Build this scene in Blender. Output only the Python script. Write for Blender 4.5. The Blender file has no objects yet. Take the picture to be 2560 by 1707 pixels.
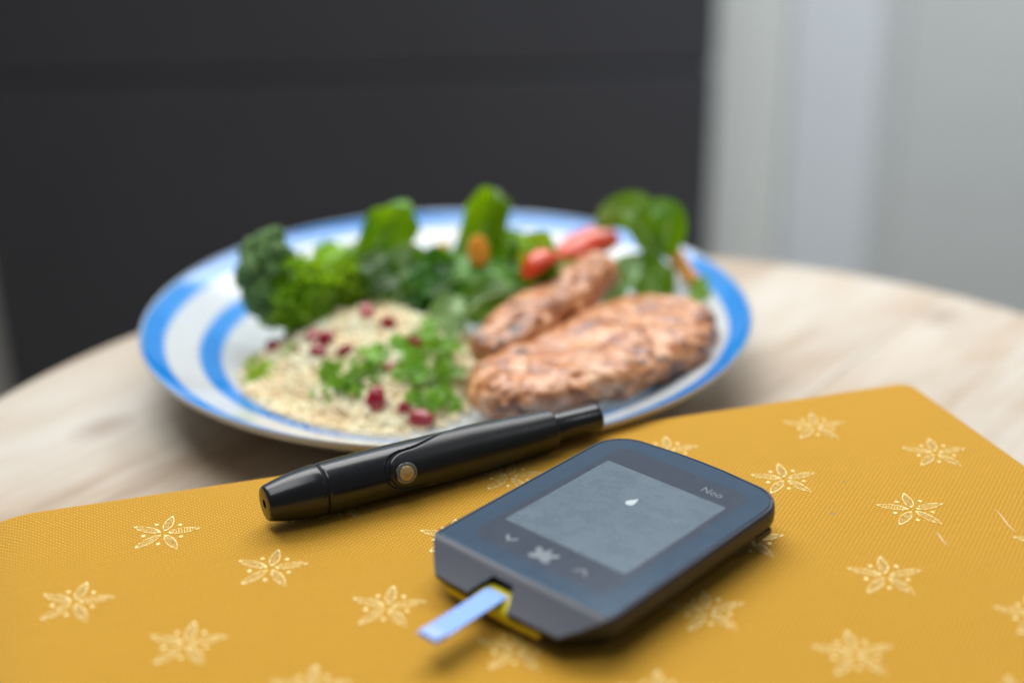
import bpy, bmesh, math, random
from mathutils import Vector, Matrix, noise
random.seed(7)
sc = bpy.context.scene
col = sc.collection
rad = math.radians

# ------------------------------------------------------------------ camera
HC = 0.206                                   # camera height over the book cover (z = 0)
F = 3555.6                                   # focal length in photo pixels (50 mm on 36 mm)
RX = Vector((.99983, -.00748, -.01711))      # camera right
RY = Vector((-.01867, -.40028, -.91620))     # camera down
RZ = Vector((0, .91636, -.40035))            # camera forward
cd = bpy.data.cameras.new('camera')
cam = bpy.data.objects.new('camera', cd); col.objects.link(cam)
cam.matrix_world = Matrix(((RX.x, -RY.x, -RZ.x, 0), (RX.y, -RY.y, -RZ.y, 0), (RX.z, -RY.z, -RZ.z, HC), (0, 0, 0, 1)))
cd.sensor_width = 36; cd.lens = 50; cd.clip_start = .01; cd.clip_end = 50
cd.dof.use_dof = True; cd.dof.focus_distance = .403; cd.dof.aperture_fstop = 3.4; cd.dof.aperture_blades = 9
sc.camera = cam

# ------------------------------------------------------------------ light
w = bpy.data.worlds.new('World'); sc.world = w; w.use_nodes = True
bg = w.node_tree.nodes['Background']
bg.inputs['Color'].default_value = (.93, .97, 1, 1); bg.inputs['Strength'].default_value = .12

def area(name, loc, target, sx, sy, power, color):
    l = bpy.data.lights.new(name, 'AREA'); l.shape = 'RECTANGLE'; l.size = sx; l.size_y = sy
    l.energy = power; l.color = color
    o = bpy.data.objects.new(name, l); col.objects.link(o); o.location = loc
    o.rotation_euler = (Vector(target) - Vector(loc)).to_track_quat('-Z', 'Y').to_euler()
    return o
area('window_light', (-.16, 1.50, 1.52), (0, .46, 0), 2.2, 1.0, 48, (1, .985, .965))
area('skylight', (-.25, .34, 1.65), (-.05, .42, 0), 1.1, .8, 12.5, (.93, .97, 1))
area('far_window_light', (-.2, 2.6, 1.20), (0, .4, 0), 3.2, 1.5, 18, (.62, .83, 1))
area('wall_fill_light', (.80, .42, .85), (.42, 1.345, -.02), .5, .5, 4.2, (.93, .975, 1)).data.spread = rad(95)  # added fill light, out of view, only there to brighten the back wall

vs = sc.view_settings
vs.view_transform = 'Standard'; vs.look = 'None'; vs.exposure = 0; vs.gamma = 1; vs.use_curve_mapping = False
sc.cycles.max_bounces = 8; sc.cycles.caustics_reflective = False; sc.cycles.caustics_refractive = False

# ------------------------------------------------------------------ helpers
def ray(u, v):
    return RX * ((u - 1280) / F) + RY * ((v - 853.5) / F) + RZ
def at(u, v, z=0.0):
    r = ray(u, v); return r * ((z - HC) / r.z) + Vector((0, 0, HC))
def atY(u, v, y):
    r = ray(u, v); return r * (y / r.y) + Vector((0, 0, HC))

def tag(o, label=None, cat=None, group=None, kind=None):
    if label: o['label'] = label
    if cat: o['category'] = cat
    if group: o['group'] = group
    if kind: o['kind'] = kind
    return o
def empty(name, loc=(0, 0, 0), rz=0):
    o = bpy.data.objects.new(name, None); col.objects.link(o)
    o.location = loc; o.rotation_euler = (0, 0, rz); o.empty_display_size = .01
    return o
def obj(name, verts, faces, mat, parent=None, smooth=True, sharp=38):
    me = bpy.data.meshes.new(name); me.from_pydata([tuple(v) for v in verts], [], faces); me.update()
    return objm(name, me, mat, parent, smooth, sharp)
def objm(name, me, mat, parent=None, smooth=True, sharp=38):
    bm = bmesh.new(); bm.from_mesh(me); bmesh.ops.recalc_face_normals(bm, faces=bm.faces[:]); bm.to_mesh(me); bm.free()
    if smooth:
        for p in me.polygons: p.use_smooth = True
        if sharp: me.set_sharp_from_angle(angle=rad(sharp))
    for m in (mat if isinstance(mat, (list, tuple)) else [mat]):
        me.materials.append(m)
    o = bpy.data.objects.new(name, me); col.objects.link(o)
    if parent is not None: o.parent = parent
    return o
def bev(o, wd, seg=2, ang=35):
    m = o.modifiers.new('bevel', 'BEVEL'); m.width = wd; m.segments = seg; m.limit_method = 'ANGLE'; m.angle_limit = rad(ang)
    m.harden_normals = False
    return o
def box(x0, x1, y0, y1, z0, z1):
    v = [(x, y, z) for x in (x0, x1) for y in (y0, y1) for z in (z0, z1)]
    f = [(0, 1, 3, 2), (4, 6, 7, 5), (0, 4, 5, 1), (2, 3, 7, 6), (0, 2, 6, 4), (1, 5, 7, 3)]
    return v, f
def loft(loops, cap0=True, cap1=True, closed=True):
    n = len(loops[0]); V = [p for l in loops for p in l]; Fc = []
    for i in range(len(loops) - 1):
        for j in range(n if closed else n - 1):
            a = i * n + j; b = i * n + (j + 1) % n
            Fc.append((a, b, b + n, a + n))
    if cap0: Fc.append(tuple(range(n - 1, -1, -1)))
    if cap1: Fc.append(tuple((len(loops) - 1) * n + j for j in range(n)))
    return V, Fc
def lathe(profile, n=64, axis='z'):
    """profile of (r, h); r = 0 ends become poles"""
    V = []; Fc = []; rows = []
    for r, h in profile:
        if r <= 1e-9:
            rows.append([len(V)]); V.append((0, 0, h) if axis == 'z' else (h, 0, 0))
        else:
            row = []
            for k in range(n):
                a = 2 * math.pi * k / n
                row.append(len(V))
                V.append((r * math.cos(a), r * math.sin(a), h) if axis == 'z' else (h, r * math.cos(a), r * math.sin(a)))
            rows.append(row)
    for A, B in zip(rows, rows[1:]):
        for k in range(n):
            k2 = (k + 1) % n
            if len(A) == 1 and len(B) == 1: continue
            if len(A) == 1: Fc.append((A[0], B[k2], B[k]))
            elif len(B) == 1: Fc.append((A[k], A[k2], B[0]))
            else: Fc.append((A[k], A[k2], B[k2], B[k]))
    return V, Fc
def tube(pts, r, n=8):
    loops = []
    for i, p in enumerate(pts):
        t = (pts[min(i + 1, len(pts) - 1)] - pts[max(i - 1, 0)]).normalized()
        a = t.cross(Vector((0, 0, 1)))
        if a.length < 1e-4: a = t.cross(Vector((1, 0, 0)))
        a.normalize(); b = a.cross(t)
        rr = r(i / (len(pts) - 1)) if callable(r) else r
        loops.append([p + a * rr * math.cos(2 * math.pi * k / n) + b * rr * math.sin(2 * math.pi * k / n) for k in range(n)])
    return loft(loops)
def catmull(P, n):
    Q = [P[0] * 2 - P[1]] + list(P) + [P[-1] * 2 - P[-2]]
    out = []
    for i in range(n):
        t = i / (n - 1) * (len(P) - 1); k = min(int(t), len(P) - 2); f = t - k
        a, b, c, d = Q[k:k + 4]
        out.append(.5 * (2 * b + (c - a) * f + (2 * a - 5 * b + 4 * c - d) * f * f + (3 * b - a - 3 * c + d) * f ** 3))
    return out
def lerp1(xs, ys, x):
    if x <= xs[0]: return ys[0]
    for i in range(len(xs) - 1):
        if x <= xs[i + 1]:
            f = (x - xs[i]) / (xs[i + 1] - xs[i]); f = f * f * (3 - 2 * f) * .5 + f * .5
            return ys[i] + (ys[i + 1] - ys[i]) * f
    return ys[-1]

# ------------------------------------------------------------------ materials
class NT:
    def __init__(s, name):
        s.m = bpy.data.materials.new(name); s.m.use_nodes = True
        s.t = s.m.node_tree; s.b = s.t.nodes['Principled BSDF']; s.out = s.t.nodes['Material Output']
    def n(s, typ, **kw):
        nd = s.t.nodes.new(typ)
        for k, v in kw.items(): setattr(nd, k, v)
        return nd
    def l(s, a, b): s.t.links.new(a, b)
    def coord(s, scale=(1, 1, 1), rot=(0, 0, 0)):
        c = s.n('ShaderNodeTexCoord'); m = s.n('ShaderNodeMapping')
        m.inputs['Scale'].default_value = scale; m.inputs['Rotation'].default_value = rot
        s.l(c.outputs['Object'], m.inputs['Vector']); return m.outputs['Vector']
    def noise(s, vec, scale, detail=4, rough=.55, dist=0):
        nd = s.n('ShaderNodeTexNoise'); nd.inputs['Scale'].default_value = scale; nd.inputs['Detail'].default_value = detail
        nd.inputs['Roughness'].default_value = rough; nd.inputs['Distortion'].default_value = dist
        if vec is not None: s.l(vec, nd.inputs['Vector'])
        return nd.outputs['Fac']
    def ramp(s, fac, stops):
        r = s.n('ShaderNodeValToRGB'); e = r.color_ramp.elements
        e[0].position = stops[0][0]; e[0].color = (*stops[0][1], 1)
        e[1].position = stops[-1][0]; e[1].color = (*stops[-1][1], 1)
        for p, c in stops[1:-1]:
            el = e.new(p); el.color = (*c, 1)
        s.l(fac, r.inputs['Fac']); return r.outputs['Color']
    def math(s, op, a, b=None, c=None):
        nd = s.n('ShaderNodeMath', operation=op)
        for i, x in enumerate((a, b, c)):
            if x is None: continue
            if isinstance(x, (int, float)): nd.inputs[i].default_value = x
            else: s.l(x, nd.inputs[i])
        return nd.outputs[0]
    def mix(s, fac, a, b, typ='MIX'):
        nd = s.n('ShaderNodeMix', data_type='RGBA', blend_type=typ)
        for sock, x in ((nd.inputs[0], fac), (nd.inputs[6], a), (nd.inputs[7], b)):
            if isinstance(x, (int, float)): sock.default_value = x
            elif isinstance(x, tuple): sock.default_value = (*x, 1)
            else: s.l(x, sock)
        return nd.outputs[2]
    def bump(s, h, strength, dist):
        nd = s.n('ShaderNodeBump'); nd.inputs['Strength'].default_value = strength; nd.inputs['Distance'].default_value = dist
        s.l(h, nd.inputs['Height']); s.l(nd.outputs['Normal'], s.b.inputs['Normal']); return nd
    def base(s, c):
        if isinstance(c, tuple): s.b.inputs['Base Color'].default_value = (*c, 1)
        else: s.l(c, s.b.inputs['Base Color'])
    def set(s, **kw):
        for k, v in kw.items():
            k = k.replace('_', ' ').title().replace('Ior', 'IOR')
            if isinstance(v, (int, float)): s.b.inputs[k].default_value = v
            else: s.l(v, s.b.inputs[k])
        return s.m

def m_plain(name, c, rough=.5, var=.08, scale=60, **kw):
    t = NT(name); nz = t.noise(t.coord(), scale, 5)
    t.base(t.mix(nz, tuple(x * (1 - var) for x in c), tuple(min(1, x * (1 + var)) for x in c)))
    t.set(roughness=rough, **kw); return t.m

def m_cloth():
    t = NT('mustard_cloth'); v = t.coord(); sp = t.n('ShaderNodeSeparateXYZ')
    wob = t.noise(t.coord(), 260, 3); wob2 = t.noise(t.coord((1, 3, 1)), 190, 3)
    t.l(v, sp.inputs[0]); k = 2 * math.pi / .00160
    a = t.math('SINE', t.math('ADD', t.math('MULTIPLY', sp.outputs[0], k), t.math('MULTIPLY', wob, 2.6)))
    b = t.math('SINE', t.math('ADD', t.math('MULTIPLY', sp.outputs[1], k), t.math('MULTIPLY', wob2, 2.6)))
    hgt = t.math('MULTIPLY', a, b)                                    # plain weave: over / under
    gap = t.math('MULTIPLY', t.math('ABSOLUTE', a), t.math('ABSOLUTE', b))
    slx = t.noise(t.coord((40, 1800, 1)), 1, 2); sly = t.noise(t.coord((1800, 40, 1)), 1, 2)
    blot = t.noise(t.coord(), 26, 4)
    h01 = t.math('MULTIPLY_ADD', hgt, .5, .5)
    c = t.mix(h01, (.40, .17, .004), (.98, .60, .065))
    c = t.mix(t.math('MULTIPLY', t.math('SUBTRACT', 1.0, gap), .7), c, (.30, .11, .002))
    c = t.mix(t.math('MULTIPLY', slx, .35), c, (.78, .45, .06))
    c = t.mix(t.math('MULTIPLY', sly, .35), c, (.58, .28, .014))
    c = t.mix(t.math('MULTIPLY', blot, .3), c, (.66, .33, .02))
    # rubbed grey wear at the spine corner
    g = t.n('ShaderNodeVectorMath', operation='DISTANCE'); t.l(t.coord((1, 2.2, 1)), g.inputs[0]); g.inputs[1].default_value = (.014, -.0095, 0)
    wear = t.math('MULTIPLY', t.math('LESS_THAN', t.math('ADD', g.outputs['Value'], t.math('MULTIPLY', t.noise(t.coord(), 500, 4), .016)), .0165), .35)
    c = t.mix(wear, c, (.42, .36, .30))
    t.base(c); t.set(roughness=.85, sheen_weight=.25, specular_ior_level=.2)
    t.b.inputs['Sheen Tint'].default_value = (1, .85, .5, 1)
    t.bump(t.math('ADD', t.math('MULTIPLY', gap, .7), t.math('MULTIPLY', hgt, .3)), .8, .0003)
    return t.m

def m_gold():
    t = NT('gold_foil'); n1 = t.noise(t.coord(), 900, 3)
    t.base(t.ramp(n1, [(.38, (.58, .34, .05)), (.56, (.86, .72, .32)), (.68, (.95, .86, .50))]))
    t.set(roughness=.55, metallic=.25); t.bump(n1, .5, .0002); return t.m

def m_wood():
    t = NT('limewashed_wood'); ang = math.atan2(.777, .629)
    v = t.coord((1, 1, 1), (0, 0, 0)); vr = t.n('ShaderNodeVectorRotate', rotation_type='Z_AXIS'); vr.inputs['Angle'].default_value = -ang
    t.l(v, vr.inputs['Vector']); R_ = vr.outputs['Vector']
    oi = t.n('ShaderNodeObjectInfo'); add = t.n('ShaderNodeVectorMath', operation='ADD'); sc_ = t.n('ShaderNodeVectorMath', operation='SCALE')
    cmb = t.n('ShaderNodeCombineXYZ'); t.l(oi.outputs['Random'], cmb.inputs[0]); t.l(oi.outputs['Random'], cmb.inputs[1])
    sc_.inputs['Scale'].default_value = 3.7; t.l(cmb.outputs[0], sc_.inputs[0]); t.l(R_, add.inputs[0]); t.l(sc_.outputs[0], add.inputs[1])
    def mp(s):
        m = t.n('ShaderNodeMapping'); m.inputs['Scale'].default_value = s; t.l(add.outputs[0], m.inputs[0]); return m.outputs[0]
    grain = t.noise(mp((14, 300, 1)), 1, 5, .6, .4); blot = t.noise(mp((9, 34, 1)), 1, 4, .55, .25); fine = t.noise(mp((60, 1600, 1)), 1, 2)
    warm = t.noise(mp((9, 14, 1)), 1, 2)
    c = t.ramp(blot, [(.30, (.35, .265, .185)), (.41, (.47, .385, .295)), (.53, (.54, .485, .41)), (.78, (.60, .575, .525))])
    c = t.mix(t.math('MULTIPLY', t.ramp(grain, [(.38, (1, 1, 1)), (.58, (0, 0, 0))]), .28), c, (.43, .33, .24))
    c = t.mix(t.math('MULTIPLY', fine, .18), c, (.46, .38, .30))
    c = t.mix(t.ramp(warm, [(.5, (0, 0, 0)), (.72, (.3, .3, .3))]), c, (.60, .44, .30))
    vo = t.n('ShaderNodeTexVoronoi'); vo.inputs['Scale'].default_value = 1; t.l(mp((11, 17, 1)), vo.inputs['Vector'])
    c = t.mix(t.ramp(vo.outputs['Distance'], [(.04, (.55, .55, .55)), (.17, (0, 0, 0))]), c, (.26, .17, .12))
    tone = t.ramp(oi.outputs['Random'], [(0, (.93, .91, .90)), (1, (1, 1, 1))])
    t.base(t.mix(1.0, c, tone, 'MULTIPLY')); t.set(roughness=.55, specular_ior_level=.35); t.bump(grain, .35, .0006)
    return t.m

def m_plate():
    t = NT('striped_glaze'); c = t.n('ShaderNodeTexCoord'); sp = t.n('ShaderNodeSeparateXYZ'); t.l(c.outputs['Object'], sp.inputs[0])
    r = t.math('SQRT', t.math('ADD', t.math('POWER', sp.outputs[0], 2), t.math('POWER', sp.outputs[1], 2)))
    r = t.math('ADD', r, t.math('MULTIPLY', t.math('SUBTRACT', t.noise(t.coord(), 40, 2), .5), .0009))
    x = t.math('DIVIDE', r, .1139)
    wh, bl = (.60, .61, .60), (.000, .21, .64); e = .006
    col_ = t.ramp(x, [(0, wh), (.748 - e, wh), (.748 + e, bl), (.818 - e, bl), (.818 + e, wh), (.923 - e, wh), (.923 + e, bl), (.992 - e, bl), (.992 + e, wh)])
    tone = t.noise(t.coord(), 35, 3)
    t.base(t.mix(t.math('MULTIPLY', tone, .12), col_, (0, .30, .72))); t.set(roughness=.13, ior=1.6); return t.m

def m_leaf(name, dark, light, trans, rough=.32, tw=.35):
    t = NT(name); oi = t.n('ShaderNodeObjectInfo')
    nz = t.noise(t.coord(), 130, 4); v = t.n('ShaderNodeTexVoronoi', feature='DISTANCE_TO_EDGE'); v.inputs['Scale'].default_value = 230; t.l(t.coord(), v.inputs['Vector'])
    c = t.mix(t.ramp(nz, [(.35, (0, 0, 0)), (.7, (1, 1, 1))]), dark, light)
    c = t.mix(t.ramp(v.outputs['Distance'], [(.0, (.5, .5, .5)), (.07, (0, 0, 0))]), c, tuple(min(1, x * 1.5) for x in light))
    hs = t.n('ShaderNodeHueSaturation'); t.l(c, hs.inputs['Color'])
    t.l(t.math('MULTIPLY_ADD', oi.outputs['Random'], .035, .482), hs.inputs['Hue']); t.l(t.math('MULTIPLY_ADD', oi.outputs['Random'], .5, .75), hs.inputs['Value'])
    t.base(hs.outputs['Color']); t.set(roughness=rough, specular_ior_level=.42)
    bp = t.bump(t.math('ADD', v.outputs['Distance'], nz), .5, .0012)
    tr = t.n('ShaderNodeBsdfTranslucent'); tr.inputs['Color'].default_value = (*trans, 1); t.l(bp.outputs[0], tr.inputs['Normal'])
    mx = t.n('ShaderNodeMixShader'); mx.inputs[0].default_value = tw
    t.l(t.b.outputs[0], mx.inputs[1]); t.l(tr.outputs[0], mx.inputs[2]); t.l(mx.outputs[0], t.out.inputs['Surface'])
    return t.m

def m_chicken():
    t = NT('grilled_chicken'); a = t.noise(t.coord((1, 1.3, 1)), 120, 3, .55, .9); b = t.noise(t.coord(), 38, 3); cch = t.noise(t.coord(), 62, 3, .5); f = t.noise(t.coord((1, 1, 1)), 420, 3)
    c = t.ramp(a, [(.34, (.14, .028, .006)), (.44, (.40, .115, .022)), (.52, (.62, .25, .08)), (.63, (.74, .415, .225))])
    c = t.mix(t.ramp(b, [(.42, (0, 0, 0)), (.66, (.6, .6, .6))]), c, (.52, .20, .07))
    c = t.mix(t.ramp(cch, [(.62, (0, 0, 0)), (.69, (.8, .8, .8))]), c, (.06, .022, .016))
    c = t.mix(t.math('MULTIPLY', f, .2), c, (.58, .33, .21))
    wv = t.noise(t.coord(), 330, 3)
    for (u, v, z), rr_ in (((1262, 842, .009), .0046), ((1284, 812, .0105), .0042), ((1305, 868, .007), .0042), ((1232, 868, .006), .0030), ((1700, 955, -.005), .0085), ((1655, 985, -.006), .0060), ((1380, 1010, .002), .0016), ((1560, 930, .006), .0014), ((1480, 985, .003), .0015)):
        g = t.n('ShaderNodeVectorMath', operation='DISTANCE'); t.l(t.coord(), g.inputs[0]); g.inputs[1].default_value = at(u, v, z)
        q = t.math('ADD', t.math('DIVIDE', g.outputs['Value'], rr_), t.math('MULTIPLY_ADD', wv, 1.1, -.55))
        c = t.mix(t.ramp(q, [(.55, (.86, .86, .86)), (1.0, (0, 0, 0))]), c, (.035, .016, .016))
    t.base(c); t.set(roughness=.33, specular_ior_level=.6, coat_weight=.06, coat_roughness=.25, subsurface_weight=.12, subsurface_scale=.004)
    t.bump(t.math('ADD', a, t.math('MULTIPLY', f, .35)), .7, .0012); return t.m

def m_grain():
    t = NT('couscous'); nz = t.noise(t.coord(), 75, 4); n2 = t.noise(t.coord(), 700, 2)
    c = t.ramp(nz, [(.3, (.84, .60, .32)), (.5, (.93, .80, .52)), (.7, (.96, .90, .70))])
    t.base(t.mix(t.math('MULTIPLY', n2, .35), c, (.95, .87, .66))); t.set(roughness=.5, subsurface_weight=.2, subsurface_scale=.002); return t.m

def m_gloss(name, c, rough, scale=300, amp=.06, tint=None, **kw):
    t = NT(name); nz = t.noise(t.coord(), scale, 4)
    t.base(c); t.set(roughness=t.math('MULTIPLY_ADD', nz, amp, rough), **kw)
    if tint: t.b.inputs['Specular Tint'].default_value = (*tint, 1)
    return t.m

def m_lcd():
    t = NT('lcd'); a = t.noise(t.coord(), 70, 5, .65, 1.2); b = t.noise(t.coord((1, 1, 1), (0, 0, .6)), 240, 4, .6)
    sm = t.ramp(a, [(.42, (0, 0, 0)), (.66, (1, 1, 1))])
    t.base(t.mix(t.math('MULTIPLY', sm, .38), (.066, .090, .108), (.105, .13, .15))); t.set(roughness=t.math('MULTIPLY_ADD', t.math('MULTIPLY', a, b), .5, .16), ior=1.45)
    t.b.inputs['Specular Tint'].default_value = (.6, .8, 1, 1); return t.m

M = dict(
    cloth=m_cloth(), gold=m_gold(), wood=m_wood(), plate=m_plate(), chicken=m_chicken(), grain=m_grain(),
    glaze=m_plain('white_glaze', (.50, .48, .43), .2, .03),
    pages=m_plain('paper_edges', (.74, .68, .55), .8, .08, 200),
    spinach=m_leaf('spinach_leaf', (.035, .125, .002), (.12, .31, .004), (.34, .60, .004), .33, .34),
    deep=m_leaf('deep_green_leaf', (.014, .062, .002), (.05, .17, .006), (.16, .36, .004), .33, .30),
    lettuce=m_leaf('lettuce_leaf', (.10, .27, .008), (.36, .58, .025), (.55, .78, .02)),
    pale=m_leaf('pale_underside_leaf', (.16, .30, .10), (.34, .50, .22), (.34, .55, .08), .35, .3),
    herb=m_leaf('parsley_leaf', (.08, .25, .015), (.24, .50, .06), (.40, .68, .03), .30, .36),
    rib=m_plain('leaf_rib', (.36, .50, .18), .45),
    brocdark=m_plain('broccoli_dark', (.14, .27, .07), .55, .7, 260),
    broclight=m_plain('broccoli_light', (.27, .44, .035), .5, .6, 260),
    stalk=m_plain('broccoli_stalk', (.34, .48, .16), .5),
    carrot=m_plain('carrot_flesh', (.95, .36, .035), .35, .15, 160, subsurface_weight=.15),
    tomato=m_plain('red_skin', (.80, .070, .016), .22, .2, 90, coat_weight=.4),
    tflesh=m_plain('red_flesh', (.95, .26, .05), .3, .3, 140, subsurface_weight=.15),
    pom=m_plain('pomegranate', (.32, .006, .022), .12, .5, 220, coat_weight=.5, subsurface_weight=.12),
    pompale=m_plain('pomegranate_pale', (.58, .13, .15), .15, .4, 220, coat_weight=.5, subsurface_weight=.12),
    pen=m_gloss('black_plastic', (.010, .011, .014), .20, 500, .06),
    pen2=m_gloss('black_satin_plastic', (.010, .011, .013), .30, 700, .10),
    bore=m_plain('dark_bore', (.004, .004, .004), .8),
    amber=m_plain('amber_lens', (.55, .34, .12), .10, .35, 700, coat_weight=1.0, subsurface_weight=.2),
    clear=m_plain('smoky_ring', (.14, .14, .135), .12, .1, coat_weight=1.0),
    shell=m_gloss('slate_plastic', (.022, .028, .050), .40, 900, .08),
    mbase=m_gloss('black_base', (.018, .018, .020), .45, 900, .08),
    glass=m_gloss('meter_glass', (.010, .017, .034), .11, 240, .08, tint=(.46, .74, 1), ior=1.58),
    window=m_gloss('display_window', (.014, .010, .014), .13, 240, .08, tint=(.62, .76, 1), ior=1.5),
    lcd=m_lcd(),
    icon=m_plain('white_print', (.72, .76, .78), .4),
    midicon=m_plain('soft_print', (.115, .14, .165), .4),
    dropicon=m_plain('drop_print', (.44, .50, .52), .4),
    dimicon=m_plain('dim_print', (.075, .095, .115), .4),
    yellow=m_plain('yellow_port', (.72, .62, .02), .35),
    strip=m_plain('strip_blue', (.17, .36, .88), .35, .10, 900),
    striplight=m_plain('strip_white', (.30, .45, .88), .4),
    cab=m_plain('charcoal_paint', (.047, .048, .056), .55, .12, 9),
    wall=m_plain('pale_wall', (.68, .71, .69), .8, .04, 7),
    frame=m_plain('bluish_white_gloss', (.655, .70, .74), .65, .04, 7),
    door=m_plain('grey_door', (.54, .57, .57), .65, .05, 5),
    floor=m_plain('floor_boards', (.20, .15, .11), .6, .2, 6),
    scuff=m_plain('rubbed_cloth', (.72, .52, .30), .8),
    leg=m_plain('table_leg', (.30, .22, .15), .5, .2, 40),
)

# ------------------------------------------------------------------ setting: walls and floor
ZT = -.022            # table top
ZF = -.56             # floor
def structure(name, v, f, m): return tag(obj(name, v, f, m, None, False), kind='structure')
structure('floor', *box(-3, 3, -2, 3, ZF - .05, ZF), M['floor'])
structure('wall', *box(-2.2, 2.6, 1.345, 1.46, ZF, .42), M['wall'])

# dark unit: left edge seen at (10, 930), right edge at (1772, 600)
YC = 1.30
xl = atY(12, 930, YC).x; xr = atY(1774, 560, YC).x
gz = atY(830, 188, YC).z
cb = empty('dark_cabinet', ((xl + xr) / 2, YC + .02, ZF))
tag(cb, 'charcoal grey cabinet front with one horizontal groove, behind the round table', 'cabinet')
hw = (xr - xl) / 2; o_ = .02
bev(obj('carcass', *box(-hw + .004, hw - .004, -o_ + .009, o_, .0, .40 - ZF - .28 - .003), M['cab'], cb, False), .002)
bev(obj('lower_front', *box(-hw, hw, -o_, -o_ + .0085, .02, gz - ZF - .0022), M['cab'], cb, False), .002, 2)
bev(obj('upper_front', *box(-hw, hw, -o_, -o_ + .0085, gz - ZF + .0022, .40 - ZF - .28), M['cab'], cb, False), .002, 2)

# pale door and its frame, right of the cabinet
YD = 1.3405
x0 = atY(1968, 300, YD).x; x1 = atY(2188, 300, YD).x
fr = empty('door_frame', ((x0 + x1) / 2, YD, ZF)); tag(fr, 'bluish white painted upright door frame beside the dark cabinet', 'door frame')
h2 = (x1 - x0) / 2
bev(obj('jamb', *box(-h2, h2, 0, .0042, 0, .40 - ZF), M['frame'], fr, False), .003, 4)
bev(obj('stop_bead', *box(h2 + .0005, h2 + .02, .002, .0042, 0, .40 - ZF), M['door'], fr, False), .002, 3)
dr = bev(obj('door', *box(x1 + .022, x1 + .85, YD + .002, YD + .0043, ZF + .004, .40), M['door'], None, False), .004)
tag(dr, 'plain pale grey door leaf beside the bluish white frame', 'door')

# ------------------------------------------------------------------ round table
TC = Vector((.0298, .3813)); TR = .2406
tb = empty('round_table', (TC.x, TC.y, ZF)); tag(tb, 'round wooden table top of limewashed planks, holding the book and plate', 'table')
D = Vector((.629, .777)).normalized(); Pn = Vector((D.y, -D.x))
seam = .0064; W_ = .118; gap = .00015
edges = sorted([seam + k * W_ for k in range(-3, 4)])
edges = [-TR] + [e for e in edges if -TR + .02 < e < TR - .02] + [TR]
H = ZT - ZF
for a, b in zip(edges, edges[1:]):
    a2 = a + (gap if a > -TR else 0); b2 = b - (gap if b < TR else 0)
    n = 40; side1 = []; side2 = []
    for i in range(n + 1):
        p = a2 + (b2 - a2) * (.5 - .5 * math.cos(math.pi * i / n)); q = math.sqrt(max(0, TR * TR - p * p))
        side1.append((p, q)); side2.append((p, -q))
    poly = side1 + side2[::-1]; pts = []
    for p, q in poly:
        v = Pn * p + D * q
        if not pts or (v - pts[-1]).length > 1e-5: pts.append(v)
    if (pts[0] - pts[-1]).length < 1e-5: pts.pop()
    pl = obj('plank', *loft([[Vector((v.x, v.y, z)) for v in pts] for z in (H - .022, H)]), M['wood'], tb, False)
    bev(pl, .0004, 2, 50)
for k in range(3):
    a = rad(90 + 120 * k); top = Vector((.10 * math.cos(a), .10 * math.sin(a), H - .0225)); bot = Vector((.20 * math.cos(a), .20 * math.sin(a), 0))
    obj('leg', *tube([bot, bot.lerp(top, .5), top], lambda t: .011 + .006 * t, 14), M['leg'], tb)

# ------------------------------------------------------------------ book
BL, BR = Vector((-.1510, .3536)), Vector((.1335, .4327)); DN = Vector((.310, -.951)).normalized(); BD = .222; TH = .0205
ang = math.atan2(BR.y - BL.y, BR.x - BL.x)
bk = empty('book', (BL.x, BL.y, ZT), ang)
tag(bk, 'mustard yellow cloth bound book stamped with gold stars, lying on the table', 'book')
def tol(p): # world xy -> book local xy
    d = Vector(p) - BL; return Vector((d.x * math.cos(ang) + d.y * math.sin(ang), -d.x * math.sin(ang) + d.y * math.cos(ang)))
lc = [tol(BL), tol(BL + DN * BD), tol(BR + DN * BD), tol(BR)]
def outline(c, r, inset, n=8):
    """rounded corner outline of convex polygon c (counter clockwise), inset inwards"""
    m = len(c); L = []
    for i in range(m):
        a, b = c[i], c[(i + 1) % m]; d = (b - a).normalized(); nn = Vector((-d.y, d.x)); L.append((a + nn * inset, d))
    V = []
    for i in range(m):
        (p, d), (q, e) = L[i - 1], L[i]
        cr = d.x * e.y - d.y * e.x; t = ((q.x - p.x) * e.y - (q.y - p.y) * e.x) / cr; V.append(p + d * t)
    out = []
    for i in range(m):
        p = V[i]; a = (V[i - 1] - p).normalized(); b = (V[(i + 1) % m] - p).normalized()
        rr = max(r - inset, .0006) if not isinstance(r, (list, tuple)) else max(r[i] - inset, .0006)
        th = a.angle(b); tl = rr / math.tan(th / 2); ctr = p + (a + b).normalized() * (rr / math.sin(th / 2))
        s0 = p + a * tl - ctr; s1 = p + b * tl - ctr; a0 = math.atan2(s0.y, s0.x); a1 = math.atan2(s1.y, s1.x); da = (a1 - a0 + math.pi) % (2 * math.pi) - math.pi
        for k in range(n): out.append(ctr + Vector((math.cos(a0 + da * k / (n - 1)), math.sin(a0 + da * k / (n - 1)))) * rr)
    return out
def densify(P, step=.004):
    out = []
    for i, p in enumerate(P):
        q = P[(i + 1) % len(P)]; k = max(1, int((q - p).length / step))
        out += [p.lerp(q, j / k) for j in range(k)]
    return out
dL = (lc[1] - lc[0]).normalized(); nL = Vector((-dL.y, dL.x))
def sag(p): # the joint along the spine rolls downwards
    d = (p - lc[0]).dot(nL); x = max(0, 1 - d / .0140); return -.0024 * x * x
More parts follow.
